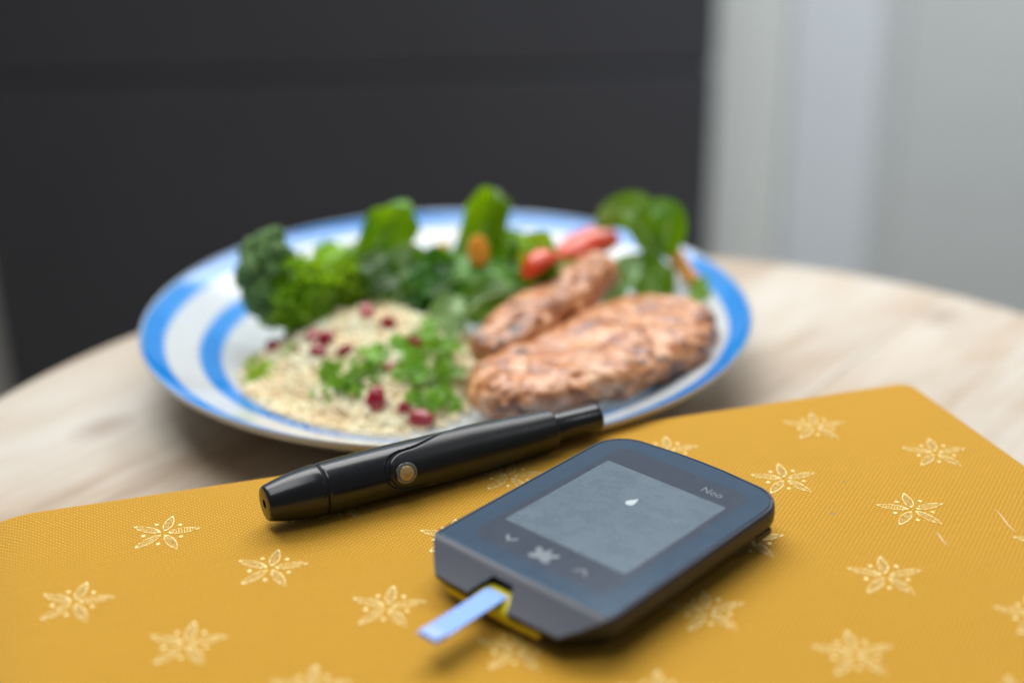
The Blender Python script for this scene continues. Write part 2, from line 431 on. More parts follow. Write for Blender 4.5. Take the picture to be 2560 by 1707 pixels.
def cover(name, ztop, th, parent, drop):
    rc = .0022; base = densify(outline(lc, [.003, .004, .004, .006], 0)); N = len(base); prof = []
    cen = sum(base, Vector((0, 0))) / N
    def ins(d): # inset by distance, keeping the vertex count
        o = []
        for i, p in enumerate(base):
            t = (base[(i + 1) % N] - base[i - 1]).normalized(); o.append(p + Vector((-t.y, t.x)) * d)
        return o
    loops = []
    def add(d, z): loops.append([Vector((p.x, p.y, z + (sag(p) if drop else 0))) for p in ins(d)])
    add(.0012, ztop - th); 
    for k in range(7):
        a = math.pi / 2 * k / 6; add(rc * (1 - math.cos(a)) * .8 if False else rc * (1 - math.sin(a)) if False else rc * (1 - math.cos(a)), ztop - rc + rc * math.sin(a))
    top_ = [p.copy() for p in loops[-1]]
    for k in (.006, .014, .024, .036, .05, .066, .085, .11, .14):
        L = []
        for p in top_:
            q = p.xy + (cen - p.xy) * k; L.append(Vector((q.x, q.y, ztop + (sag(q) if drop else 0))))
        loops.append(L)
    return obj(name, *loft(loops), M['cloth'], parent)
fc = cover('front_cover', TH + .0015, .0035, bk, True)
cover('back_cover', .0030, .0028, bk, False)
pg = [(l - sum(lc, Vector((0, 0))) / 4) * .972 + sum(lc, Vector((0, 0))) / 4 for l in lc]
obj('page_block', *loft([[Vector((p.x, p.y, z)) for p in pg] for z in (.0031, TH - .0035)]), M['pages'], bk, False)
spn = []
for k in range(9):
    a = math.pi * (k / 8); off = -.0015 * math.sin(a) + .003; z = .0032 + (TH - .0090) * (k / 8)
    spn.append([Vector((p.x, p.y, z)) for p in (lc[0] + nL * off + dL * .003, lc[1] + nL * off - dL * .003, lc[1] + nL * (off + .002) - dL * .003, lc[0] + nL * (off + .002) + dL * .003)])
obj('spine', *loft(spn), M['cloth'], bk)

# gold star: five outlined petals with a ribbed filling and five dots, raised foil
def star_mesh():
    V, Fc = [], []; hgt = .00013
    def slab(outer, inner=None):
        n = len(outer); o = len(V)
        if inner is None:
            V.extend([(x, y, 0) for x, y in outer]); V.extend([(x, y, hgt) for x, y in outer])
            Fc.append(tuple(o + n + i for i in range(n)))
            Fc.extend([(o + i, o + (i + 1) % n, o + n + (i + 1) % n, o + n + i) for i in range(n)])
        else:
            for z in (0, hgt): V.extend([(x, y, z) for x, y in outer]); V.extend([(x, y, z) for x, y in inner])
            for i in range(n):
                j = (i + 1) % n
                Fc.append((o + 2 * n + i, o + 2 * n + j, o + 3 * n + j, o + 3 * n + i))
                Fc.append((o + i, o + j, o + 2 * n + j, o + 2 * n + i)); Fc.append((o + n + j, o + n + i, o + 3 * n + i, o + 3 * n + j))
    for k in range(5):
        a = rad(88 - 72 * k); c, s = math.cos(a), math.sin(a); L = .0092 if k else .0084; Wd = .0014
        def pt(t, v): x = .0010 + L * t; y = v; return (x * c - y * s, x * s + y * c)
        def wid(t): return Wd * math.sin(math.pi * t ** .85) ** .8
        ts = [i / 12 for i in range(13)]
        outer = [pt(t, wid(t)) for t in ts] + [pt(t, -wid(t)) for t in ts[-2:0:-1]]
        t2 = [.09 + .82 * i / 12 for i in range(13)]
        inn = [pt(t, max(.00003, wid(t) - .00026)) for t in t2] + [pt(t, -max(.00003, wid(t) - .00026)) for t in t2[-2:0:-1]]
        slab(outer, inn)
        for i in range(2, 11):                                # ribs inside the petal
            t = i / 12; wv = wid(t) - .0002
            slab([pt(t - .010, -wv), pt(t + .010, -wv), pt(t + .022, wv), pt(t + .002, wv)])
        ad = a - rad(36); cx, cy = .0056 * math.cos(ad), .0056 * math.sin(ad)
        slab([(cx + .00062 * math.cos(q * math.pi / 5), cy + .00062 * math.sin(q * math.pi / 5)) for q in range(10)])
    me = bpy.data.meshes.new('gold_star'); me.from_pydata(V, [], Fc); me.update(); me.materials.append(M['gold']); return me
sm = star_mesh()
def inside(p, m):
    for i in range(4):
        a, b = lc[i], lc[(i + 1) % 4]; d = (b - a).normalized()
        if (p - a).dot(Vector((-d.y, d.x))) < m: return False
    return True
for i in range(-2, 8):
    for j in range(-6, 6):
        wp = Vector((-.0980 + .03255 * i - .01577 * j, .3426 - .01892 * i - .03327 * j))
        lp = tol(wp)
        if not inside(lp, .0098): continue
        s_ = bpy.data.objects.new('gold_star', sm); col.objects.link(s_); s_.parent = fc
        s_.location = (lp.x, lp.y, TH + .00148 + sag(lp)); s_.rotation_euler = (0, 0, -ang + rad(random.uniform(-4, 4)))

# rubbed streaks and specks on the cloth
def scuff(name, pa, pb, wd, mat):
    a, b = tol(at(*pa).xy), tol(at(*pb).xy); d = (b - a).normalized(); n_ = Vector((-d.y, d.x)); z = TH + .00152; k = 9; L = []
    for i in range(k + 1):
        f = i / k; p = a.lerp(b, f) + n_ * wd * .8 * math.sin(f * 7); w_ = wd * (.25 + .75 * math.sin(math.pi * f)); L.append([Vector((p.x - n_.x * w_, p.y - n_.y * w_, z - .0001)), Vector((p.x + n_.x * w_, p.y + n_.y * w_, z - .0001)), Vector((p.x + n_.x * w_, p.y + n_.y * w_, z + .00004)), Vector((p.x - n_.x * w_, p.y - n_.y * w_, z + .00004))])
    obj(name, *loft(L), mat, fc, False)
scuff('scuff_mark', (2487, 1272), (2538, 1330), .00022, M['scuff']); scuff('scuff_mark', (2338, 1328), (2370, 1364), .00022, M['scuff'])
scuff('dark_speck', (2107, 1202), (2113, 1205), .0003, M['leg']); scuff('dark_speck', (2076, 1281), (2086, 1285), .00045, M['leg'])

# ------------------------------------------------------------------ glucose meter
mm = .001
mc = Vector((.0269, .32905)); mr = rad(-43.23)
mt = empty('glucose_meter', (mc.x, mc.y, .00005), mr)
tag(mt, 'slate grey glucose meter with glass display and inserted blue strip, on yellow book', 'glucose meter')
def m_out(hw, top, rc, bx, by, sy, bow=1.2, n=9):
    """plan outline, counter clockwise from the lower left: (-bx, by) bottom corners, (hw, sy) where the side starts"""
    P = [(-bx, by), (-bx * .5, by - .35), (0, by - .5), (bx * .5, by - .35), (bx, by), (hw - .35, sy - 1.2), (hw, sy), (hw, sy + 12), (hw, 0), (hw, top - rc - 6)]
    for k in range(n):
        a = math.pi / 2 * k / (n - 1); P.append((hw - rc + rc * math.cos(a), top - bow - rc + rc * math.sin(a)))
    P += [(8, top - .2), (0, top), (-8, top - .2)]
    for k in range(n):
        a = math.pi / 2 + math.pi / 2 * k / (n - 1); P.append((-hw + rc + rc * math.cos(a), top - bow - rc + rc * math.sin(a)))
    P += [(-hw, top - rc - 6), (-hw, 0), (-hw, sy + 12), (-hw, sy), (-hw + .35, sy - 1.2)]
    return P
def lvl(P, z): return [Vector((x * mm, y * mm, z * mm)) for x, y in P]
ZM = 11.6
loops = [lvl(m_out(27.2, 36.4, 9.6, 18.6, -45.0, -35.4), 4.2), lvl(m_out(28.9, 37.9, 10.2, 19.8, -46.8, -36), 5.0), lvl(m_out(29.8, 38.7, 10.7, 20.3, -47.4, -36), 5.9),
         lvl(m_out(30.2, 39.05, 10.9, 20.8, -47.5, -36.2), 6.9), lvl(m_out(30.35, 39.15, 11, 24.5, -44.2, -36.8), 8.6), lvl(m_out(30.2, 39.0, 11, 28.3, -40.4, -37.2), 10.8),
         lvl(m_out(29.95, 38.85, 10.8, 28.9, -39.4, -37.0), 11.4), lvl(m_out(29.6, 38.5, 10.5, 28.7, -38.8, -36.6), ZM), lvl(m_out(29.3, 38.2, 10.3, 28.5, -38.5, -36.4), ZM), lvl(m_out(29.25, 38.15, 10.3, 28.4, -38.45, -36.35), ZM - .25)]
shell = obj('upper_shell', *loft(loops), M['shell'], mt, True, 50)
# notch for the test port cut into the sloping front
cv = []
for z, xa, xb, yb in ((-1, -9.6, 5.4, -45.5), (7.2, -9.0, 4.8, -44.6), (10.2, -6.0, 1.8, -42.6)):
    cv.append([Vector((x * mm, y * mm, z * mm)) for x, y in ((xa, -60), (xb, -60), (xb - .6, yb + 3.0), (xa + .6, yb + 3.0))])
cut = obj('cutter', *loft(cv), M['bore'], mt, False)
bo = shell.modifiers.new('cut', 'BOOLEAN'); bo.object = cut; bo.operation = 'DIFFERENCE'; bo.solver = 'EXACT'
bpy.context.view_layer.update()
nm = bpy.data.meshes.new_from_object(shell.evaluated_get(bpy.context.evaluated_depsgraph_get()))
shell.modifiers.clear(); shell.data = nm; nm.name = 'upper_shell'; bpy.data.objects.remove(cut)
bm = bmesh.new(); bm.from_mesh(nm)
for e in bm.edges:
    if len(e.link_faces) == 2 and e.calc_face_angle(0) > rad(40): e.smooth = False
bm.to_mesh(nm); bm.free()
base = [lvl(m_out(23.6, 33.2, 8.4, 16.0, -41.0, -33.4), 0), lvl(m_out(25.0, 34.4, 9, 17.4, -43.2, -34.4), 1.0), lvl(m_out(27.0, 36.2, 9.5, 18.5, -44.9, -35.4), 4.15)]
obj('base', *loft(base), M['mbase'], mt)
# yellow liner under the front lip and the port block in the notch
obj('port_trim', *loft([[Vector((x * mm, y * mm, z * mm)) for x, y in ((-17.9, -46.6), (-9.3, -47.1), (5.2, -47.1), (13.9, -46.6), (12.6, -43.0), (-16.6, -43.0))] for z in (2.6, 4.4)]), M['yellow'], mt, False)
pb = []
for z, xa, xb, yf in ((3.6, -9.2, 5.0, -47.3), (5.4, -9.0, 4.8, -47.2), (7.0, -7.4, 3.2, -45.2), (7.7, -6.4, 2.2, -43.4)):
    pb.append([Vector((x * mm, y * mm, z * mm)) for x, y in ((xa, yf), (xb, yf), (xb, -41.2), (xa, -41.2))])
bev(obj('strip_port', *loft(pb), M['yellow'], mt, False), .0005)
gl = [lvl(m_out(29.05, 37.95, 10.1, 28.25, -38.25, -36.2), ZM - .3), lvl(m_out(29.05, 37.95, 10.1, 28.25, -38.25, -36.2), ZM - .06), lvl(m_out(28.85, 37.75, 10, 28.05, -38.05, -36.0), ZM + .04)]
glass = obj('glass_face', *loft(gl), M['glass'], mt, True, 8)
def flat(name, pts, z, mat, parent, th=.03):
    return obj(name, *loft([[Vector((x * mm, y * mm, (z + d) * mm)) for x, y in pts] for d in (0, th)]), mat, parent, False)
def rrect(x0, x1, y0, y1, r, n=7):
    P = []
    for cx, cy, a0 in ((x1 - r, y0 + r, -90), (x1 - r, y1 - r, 0), (x0 + r, y1 - r, 90), (x0 + r, y0 + r, 180)):
        for k in range(n): a = rad(a0 + 90 * k / (n - 1)); P.append((cx + r * math.cos(a), cy + r * math.sin(a)))
    return P
flat('display_window', rrect(-22.6, 22.6, -32.5, 31.0, 4), ZM + .042, M['window'], glass, .02)
lcd = flat('lcd_screen', rrect(-20.4, 20.4, -21.6, 21.6, .6), ZM + .064, M['lcd'], glass, .02)
ZI = ZM + .086
# drop symbol
dp = [(-.6 + 1.35 * math.cos(rad(a)), 6.8 + 1.35 * math.sin(rad(a))) for a in range(-205, 26, 15)] + [(-.1, 9.9)]
flat('drop_symbol', dp, ZI, M['dropicon'], glass)
def chevron(cx, cy, s): return [(cx - 1.9, cy + .9 * s), (cx, cy - .9 * s), (cx + 1.9, cy + .9 * s), (cx + 1.9, cy + 2.0 * s), (cx, cy + .35 * s), (cx - 1.9, cy + 2.0 * s)]
ck = chevron(-12.6, -28.4, 1); flat('down_arrow', ck, ZI - .02, M['midicon'], glass)
flat('up_arrow', chevron(11.4, -27.0, -1)[::-1], ZI - .02, M['dimicon'], glass)
flat('home_symbol', [(-4.3, -30.2), (-3.0, -31.1), (-.8, -30.2), (1.4, -31.1), (2.7, -30.2), (1.6, -28.6), (3.1, -26.6), (2.3, -25.6), (.2, -27.0), (-.8, -24.6), (-1.8, -27.0), (-3.9, -25.6), (-4.7, -26.6), (-3.2, -28.6)], ZI - .02, M['midicon'], glass)
# battery and key hints printed faintly along the top of the display
def textmesh(name, s, size, x, y, z, mat, parent):
    cu = bpy.data.curves.new(name, 'FONT'); cu.body = s; cu.size = size; cu.extrude = .00001; cu.align_x = 'LEFT'
    t = bpy.data.objects.new(name, cu); col.objects.link(t); bpy.context.view_layer.update()
    me = bpy.data.meshes.new_from_object(t.evaluated_get(bpy.context.evaluated_depsgraph_get())); bpy.data.objects.remove(t)
    o = objm(name, me, mat, parent, False); o.location = (x, y, z); return o
me_ = textmesh('lettering', 'Neo', .0038, .0094, .0246, ZI * mm, M['midicon'], glass)
# seam line lights: side key on the right flank
bev(obj('side_button', *box(.0296, .0303, .022, .029, .0042, .0062), M['mbase'], mt, False), .0003)

# test strip
st = empty('test_strip', (0, 0, 0)); 
c_, s__ = math.cos(mr), math.sin(mr)
def mw(x, y, z): x, y = x * mm, y * mm; return Vector((mc.x + x * c_ - y * s__, mc.y + x * s__ + y * c_, z * mm))
st.location = mw(-2.1, -56, 6.9); st.rotation_euler = (0, 0, mr)
tag(st, 'thin light blue test strip sticking out of the glucose meter', 'test strip')
def strip(name, x0, x1, y0, y1, z, mat, parent, th=.45):
    L = []
    for k in range(9):
        y = y0 + (y1 - y0) * k / 8; zz = z - .6 * ((y1 - y) / 28) ** 1.5
        L.append([Vector((a * mm, y * mm, b * mm)) for a, b in ((x0, zz), (x1, zz), (x1, zz + th), (x0, zz + th))])
    return obj(name, *loft(L), mat, parent, False)
strip('strip_body', -3.3, 3.3, -12.5, 12.2, .55, M['strip'], st)
strip('printed_tip', -3.0, 3.0, -12.2, -8.5, 1.01, M['striplight'], st, .03)

# ------------------------------------------------------------------ lancing pen
za, zb = .0079, .0068
A = at(661.2, 1259.5, za); B = at(1493, 1042, zb)
ax = (B - A); LP = ax.length; ax.normalize()
yv = Vector((0, 0, 1)).cross(ax).normalized(); zv = ax.cross(yv)
pen = empty('lancing_pen', A); pen.matrix_world = Matrix(((ax.x, yv.x, zv.x, A.x), (ax.y, yv.y, zv.y, A.y), (ax.z, yv.z, zv.z, A.z), (0, 0, 0, 1)))
tag(pen, 'glossy black lancing pen with tapered cap and amber button, lying on the book', 'lancing pen')
sL = LP / .1085
RS = [.0165, .022, .030, .040, .052, .064, .076, .086, .0915]
RV = [7.50, 7.65, 7.75, 7.70, 7.55, 7.25, 6.75, 6.20, 5.95]
def r0(s): return lerp1(RS, RV, s) * mm
capp = [(1.3, .9), (1.3, .0), (4.3, .0), (4.75, .12), (5.0, .45), (5.25, 1.2), (5.75, 3.2), (6.3, 5.6), (6.75, 8.2), (7.1, 11.0), (7.35, 13.6), (7.5, 15.6), (7.45, 16.0), (7.2, 16.25), (6.6, 16.3)]
obj('cap', *lathe([(r * mm, h * mm) for r, h in capp], 72, 'x'), M['pen'], pen)
obj('cap_bore', *lathe([(0, .85 * mm), (1.32 * mm, .85 * mm), (1.32 * mm, 3 * mm), (0, 3 * mm)], 24, 'x'), M['bore'], pen)
obj('seam_ring', *lathe([(6.4 * mm, 16.0 * mm), (7.05 * mm, 16.05 * mm), (7.05 * mm, 16.9 * mm), (6.4 * mm, 16.95 * mm)], 72, 'x'), M['bore'], pen)
THC = 66.0
def halfw(s):
    if s <= .0347: return 0
    if s < .0425: x = (.0425 - s) / .0078; return 47 * math.sqrt(max(0, 1 - x * x))
    if s < .066: x = (s - .0425) / .0235; return 47 + 50 * (x * x * (3 - 2 * x))
    x = min(1, (s - .066) / .012); return 97 + 83 * x
def cyl(s, th, r): # th: 0 = up, 90 = towards the camera
    t = rad(th); return Vector((s * sL, -r * math.sin(t), r * math.cos(t)))
nS, nT = 280, 240; V = []; Fc = []
for i in range(nS + 1):
    s = .0168 + (.0905 - .0168) * i / nS
    for j in range(nT):
        th = 360 * j / nT; d = abs((th - THC + 180) % 360 - 180); r = r0(s)
        hwid = halfw(s + .0010) + 3.0 if s > .0337 else 0
        x = max(0, min(1, (hwid - d) / 4.0)); r -= .00055 * x * x * (3 - 2 * x)
        if s < .0174: r -= .0003 * (1 - (s - .0168) / .0006)
        V.append(cyl(s, th, r))
for i in range(nS):
    for j in range(nT):
        a = i * nT + j; b = i * nT + (j + 1) % nT; Fc.append((a, b, b + nT, a + nT))
Fc.append(tuple(range(nT))); Fc.append(tuple(nS * nT + j for j in range(nT)))
obj('front_barrel', V, Fc, M['pen'], pen)
# rear grip: a tongue that widens into the full sleeve, standing slightly proud
V = []; Fc = []; nS, nT = 130, 72; s0, s1 = .0352, .0922
for i in range(nS + 1):
    f = i / nS; s = s0 + (s1 - s0) * f ** 1.25; hwid = max(halfw(s) - 1.5, .5)
    for j in range(nT + 1):
        q = -1 + 2 * j / nT; th = THC + hwid * q; e = (1 - abs(q)) * hwid
        if hwid > 177: e = 20
        edge = min(1, e / 7.0); edge = math.sqrt(max(0, 1 - (1 - edge) ** 2))
        end = min(1, (s1 - s) / .0010); end = math.sqrt(max(0, 1 - (1 - end) ** 2)); st_ = min(1, (s - s0) / .0009 + .05)
        dish = -.00035 * math.exp(-((s - .058) / .016) ** 2) * max(0, 1 - (q * hwid / 60) ** 2)   # thumb dish
        r = r0(s) + (-.0006 + .00095 * edge * min(1, st_)) + dish - .0012 * (1 - end)
        V.append(cyl(s, th, r))
for i in range(nS):
    for j in range(nT):
        a = i * (nT + 1) + j; Fc.append((a, a + 1, a + nT + 2, a + nT + 1))
o = len(V); last = nS * (nT + 1); V.append(Vector((s1 * sL, 0, 0)))
for j in range(nT): Fc.append((last + j, last + j + 1, o))
obj('grip', V, Fc, M['pen2'], pen)
pp = [(4.4, 91.0), (4.5, 92.2), (4.6, 93.0), (4.6, 107.4), (4.5, 108.0), (4.2, 108.4), (3.4, 108.5), (0, 108.5)]
obj('plunger', *lathe([(r * mm, h * mm * sL) for r, h in pp], 56, 'x'), M['pen'], pen)
# button: oval lens in a smoky ring
bc = cyl(.0399, THC + 6, r0(.0399) + .0002); nb = cyl(0, THC + 6, 1.0); nb.normalize(); tb_ = nb.cross(Vector((1, 0, 0)))
def oval(name, a, b, hgt, mat, parent, lift, hole=0):
    V = []; Fc = []; n = 36; rows = 7
    for i in range(rows):
        q = math.pi / 2 * i / (rows - 1)
        for k in range(n):
            t = 2 * math.pi * k / n; cr = max(hole, math.cos(q))
            V.append(bc + Vector((1, 0, 0)) * a * cr * math.cos(t) + tb_ * b * cr * math.sin(t) + nb * (lift + hgt * math.sin(q)))
    for i in range(rows - 1):
        for k in range(n): Fc.append((i * n + k, i * n + (k + 1) % n, (i + 1) * n + (k + 1) % n, (i + 1) * n + k))
    Fc.append(tuple((rows - 1) * n + k for k in range(n)))
    return obj(name, V, Fc, mat, parent)
rg = oval('button_ring', .0034, .0031, .00045, M['clear'], pen, -.0001, .78)
oval('button', .0023, .0024, .00075, M['amber'], pen, .0001)

# ------------------------------------------------------------------ plate
PC = Vector((-.0240, .4976))
plate = None
top_prof = [(0, 5.8), (30, 5.8), (60, 6.0), (70, 6.6), (76, 8.4), (80, 10.6), (86, 13.2), (94, 16.4), (104, 20.6), (110, 23.4), (112.6, 25.0), (113.6, 25.9)]
bot_prof = [(113.9, 25.4), (113.6, 24.2), (112.4, 22.6), (104, 17.6), (94, 13.0), (84, 9.0), (74, 4.6), (66, 2.2), (62, .3), (58, 0.05), (56, 1.0), (30, 2.2), (0, 2.2)]
v1, f1 = lathe([(r * mm, z * mm) for r, z in top_prof + bot_prof], 128)
pe = empty('dinner_plate', (PC.x, PC.y, ZT)); tag(pe, 'white dinner plate with blue rings around its rim, piled with food', 'plate')
vt, ft = lathe([(r * mm, z * mm) for r, z in top_prof + [(113.9, 25.4)]], 128)
vb, fb = lathe([(r * mm, z * mm) for r, z in [(113.9, 25.4)] + bot_prof[1:]], 128)
obj('striped_top', vt, ft, M['plate'], pe); obj('underside', vb, fb, M['glaze'], pe)
def plate_z(x, y):
    r = math.hypot(x - PC.x, y - PC.y) / mm; z = top_prof[-1][1]
    for (a, b), (c, d) in zip(top_prof, top_prof[1:]):
        if a <= r <= c: z = b + (d - b) * (r - a) / (c - a); break
    return ZT + z * mm

# ------------------------------------------------------------------ couscous mound
mcn = at(892, 866, -.004); RXm, RYm = .0435, .0490; HM = .0255
def mound_h(x, y):
    dx, dy = (x - mcn.x - .004) / RXm, (y - mcn.y) / RYm
    if dx * dx + dy * dy >= 1: return None
    q = 1 - (dx * dx + dy * dy)
    skew = .72 + .42 * max(-1, min(1, dy * .9 + dx * .35))
    return plate_z(x, y) + HM * (q ** .75) * skew + (.0030 * noise.noise(Vector((x * 75, y * 75, 3))) + .0014 * noise.noise(Vector((x * 210, y * 210, 7)))) * min(1, q * 4) - .0004
bm = bmesh.new(); ring = []
nr, na = 26, 72; ctr = None
grid = []
for i in range(nr + 1):
    row = []
    for k in range(na):
        a = 2 * math.pi * k / na; f = i / nr * .998 * (1 + .03 * noise.noise(Vector((math.cos(a) * 3, math.sin(a) * 3, 1))) if i > nr - 5 else 1)
        f = min(f, .998); x = mcn.x + .004 + RXm * f * math.cos(a); y = mcn.y + RYm * f * math.sin(a)
        row.append(bm.verts.new((x, y, mound_h(x, y))))
        if i == 0: break
    grid.append(row)
for i in range(nr):
    for k in range(na):
        k2 = (k + 1) % na
        if i == 0: bm.faces.new((grid[0][0], grid[1][k], grid[1][k2]))
        else: bm.faces.new((grid[i][k], grid[i + 1][k], grid[i + 1][k2], grid[i][k2]))
# grains
ico = bmesh.new(); bmesh.ops.create_icosphere(ico, subdivisions=1, radius=1); iv = [v.co.copy() for v in ico.verts]; ifc = [[v.index for v in f.verts] for f in ico.faces]; ico.free()
rg_ = random.Random(3)
def place(p, r, sq=1.0):
    rot = Matrix.Rotation(rg_.uniform(0, 6.28), 3, 'Z') @ Matrix.Rotation(rg_.uniform(0, 3.14), 3, 'X')
    vs_ = [bm.verts.new(p + rot @ Vector((c.x * r * sq, c.y * r, c.z * r))) for c in iv]
    for f in ifc: bm.faces.new([vs_[i] for i in f])
for k in range(6500):
    a = rg_.uniform(0, 6.283); f = math.sqrt(rg_.random()) * .995
    x = mcn.x + .004 + RXm * f * math.cos(a); y = mcn.y + RYm * f * math.sin(a); h = mound_h(x, y)
    if h is None: continue
    place(Vector((x, y, h + rg_.uniform(-.0003, .0014))), rg_.uniform(.0007, .00145), rg_.uniform(.9, 1.4))
for k in range(320):  # strays at the foot of the mound
    a = rg_.uniform(2.6, 6.4); f = 1 + abs(rg_.gauss(0, .06)); x = mcn.x + .004 + RXm * f * math.cos(a); y = mcn.y + RYm * f * math.sin(a)
    place(Vector((x, y, plate_z(x, y) + .0008)), rg_.uniform(.0007, .0012))
me = bpy.data.meshes.new('couscous'); bm.to_mesh(me); bm.free()
cc = objm('couscous', me, M['grain'], sharp=0); tag(cc, 'mound of pale couscous grains scattered with red pomegranate seeds and herbs', 'couscous', kind='stuff')
def on_mound(u, v):
    """first point of the couscous under a photo pixel"""
    r = ray(u, v); t = .40
    while t < .75:
        p = r * t + Vector((0, 0, HC)); h = mound_h(p.x, p.y)
        if p.z <= (h if h is not None else plate_z(p.x, p.y)): return p
        t += .0008
    return p

# ------------------------------------------------------------------ chicken
def fillet(name, spine, mat, label, seed, amp, flat_=1.0):
    pts = catmull([s[0] for s in spine], 110); W = [s[1] for s in spine]; Hh = [s[2] for s in spine]; n = 84; loops = []
    xs = [i / (len(spine) - 1) for i in range(len(spine))]
    for i, p in enumerate(pts):
        f = i / 109; t = (pts[min(i + 1, 109)] - pts[max(i - 1, 0)]).normalized(); side = t.cross(Vector((0, 0, 1))).normalized(); up = side.cross(t)
        wd, hh = lerp1(xs, W, f), lerp1(xs, Hh, f) * flat_; e = min(1, f / .10, (1 - f) / .10); e = math.sqrt(max(.004, 1 - (1 - e) ** 2)); L = []
        for k in range(n):
            a = 2 * math.pi * k / n; c, s = math.cos(a), math.sin(a)
            c = math.copysign(abs(c) ** .8, c); s = math.copysign(abs(s) ** .62, s); s = s if s > 0 else s * .75
            q = p + (side * wd * c + up * hh * s) * e; dr = (q - p).normalized() if (q - p).length > 1e-6 else up
            nz = noise.noise(q * 34 + Vector((seed, 2, 0))) * 1.1 + noise.noise(q * 70 + Vector((seed, 0, 0))) * 1.0 + noise.noise(q * 150 + Vector((0, seed, 0))) * .75 + noise.noise(q * 330 + Vector((0, seed, 0))) * .45
            L.append(q + dr * (nz * amp + .0009 * abs(noise.noise(q * 260 + Vector((seed, seed, 0))))) * e)
        loops.append(L)
    o = obj(name, *loft(loops), mat, sharp=0); tag(o, label, 'chicken'); return o
big = [(at(1170, 1003, -.0045), .0120,   .0066), (at(1270, 975, -.003), .0165, .0086), (at(1400, 930, -.0015), .0210, .0098), (at(1530, 880, -.0005), .0262, .0104), (at(1600, 845, -.0005), .0265, .0104), (at(1662, 803, .000), .0215, .0095), (at(1700, 770, .001), .012, .0065)]
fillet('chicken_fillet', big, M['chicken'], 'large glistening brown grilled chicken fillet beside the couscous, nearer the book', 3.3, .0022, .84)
small = [(at(1190, 895, .000), .0085, .0068), (at(1270, 850, .002), .0112, .0094), (at(1350, 795, .004), .0115, .0098), (at(1430, 735, .006), .0105, .0090), (at(1495, 685, .008), .0075, .0068), (at(1520, 662, .009), .0045, .0048)]
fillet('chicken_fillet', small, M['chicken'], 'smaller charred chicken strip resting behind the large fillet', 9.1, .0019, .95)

# ------------------------------------------------------------------ vegetables behind
def floret(name, base, top, rxy, matc, label, seed, nl=22, nb=46):
    rr = random.Random(seed); root = empty(name, base); tag(root, label, 'broccoli')
    axis = (top - base); L = axis.length; axis.normalize(); q = Vector((0, 0, 1)).rotation_difference(axis).to_matrix()
    st = [Vector((0, 0, 0)), axis * L * .35, axis * L * .62]
    obj('stalk', *tube(st, lambda t: rxy * (.30 + .12 * t), 14), M['stalk'], root)
    b = bmesh.new(); cen = axis * L * .52
    for k in range(nl):
        z = 1 - (k + .5) / nl * 1.95; a = k * 2.399963; s = math.sqrt(max(0, 1 - z * z)); d = q @ Vector((s * math.cos(a), s * math.sin(a), z))
        lobe = cen + q @ Vector((s * math.cos(a) * rxy * .74, s * math.sin(a) * rxy * .74, z * L * .44)); lr = rxy * rr.uniform(.16, .33); lobe = lobe + Vector((rr.uniform(-1, 1), rr.uniform(-1, 1), rr.uniform(-1, 1))) * rxy * .20
        for m in range(nb):
            zz = 1 - (m + .5) / nb * 1.5; aa = m * 2.4 + k; ss = math.sqrt(max(0, 1 - zz * zz)); e = Vector((ss * math.cos(aa), ss * math.sin(aa), zz)); e = (Vector((0, 0, 1)).rotation_difference(d)).to_matrix() @ e
            c = lobe + e * lr * rr.uniform(.85, 1.05); br = rr.uniform(.0006, .0011)
            vs_ = [b.verts.new(c + p * br) for p in iv]
            for f in ifc: b.faces.new([vs_[i] for i in f])
        vs_ = [b.verts.new(lobe + p * lr * .9) for p in iv]
        for f in ifc: b.faces.new([vs_[i] for i in f])
    me = bpy.data.meshes.new('crown'); b.to_mesh(me); b.free(); objm('crown', me, matc, root, sharp=0)
def upr(u, v, y): return atY(u, v, y)
b0 = upr(668, 812, .500); floret('broccoli_floret', b0, upr(672, 594, .507), .0112, M['brocdark'], 'dark green broccoli floret standing at the edge of the food', 5, 64, 60)

def leaf(name, pts, wd, hint, mat, label=None, cat='leaf', fold=.25, wav=.25, ph=0, parent=None, rib=True, tipw=.0, wpow=.75, frill=0, group=None):
    n, m = 26, 13; sp = catmull([Vector(p) for p in pts], n); V = []; Fc = []; hint = Vector(hint).normalized(); mid = []; pn = None
    for i, p in enumerate(sp):
        f = i / (n - 1); t = (sp[min(i + 1, n - 1)] - sp[max(i - 1, 0)]).normalized(); pn = (hint if pn is None else pn); pn = (pn - t * pn.dot(t)).normalized(); side = t.cross(pn).normalized(); nn = side.cross(t); ww = wd * max(.03, math.sin(math.pi * min(1, f * .94 + .06) ** .8)) ** wpow
        mid.append(p + nn * .0001)
        for j in range(m):
            q = -1 + 2 * j / (m - 1); a = abs(q)
            h = fold * a ** 1.4 * ww + wav * ww * a * a * math.sin(9 * f + ph + (1.3 if q > 0 else 0)) + .12 * ww * noise.noise(Vector((f * 6 + ph, q * 3, ph)))
            if frill: h += frill * a ** 3 * math.sin(38 * f + ph + q * 2) ; 
            V.append(p + side * q * ww * (1 - .10 * a * fold) + nn * h)
    for i in range(n - 1):
        for j in range(m - 1): a = i * m + j; Fc.append((a, a + 1, a + m + 1, a + m))
    o = obj(name, V, Fc, mat, parent, sharp=0)
    ss = o.modifiers.new('smooth', 'SUBSURF'); ss.levels = 1; ss.render_levels = 1
    if label: tag(o, label, cat, group)
    if rib: obj('midrib', *tube(mid, lambda f: .00075 * (1 - .75 * f), 6), M['rib'], o)
    return o
C_ = (0, -.75, .65)     # hint: facing the camera side and up
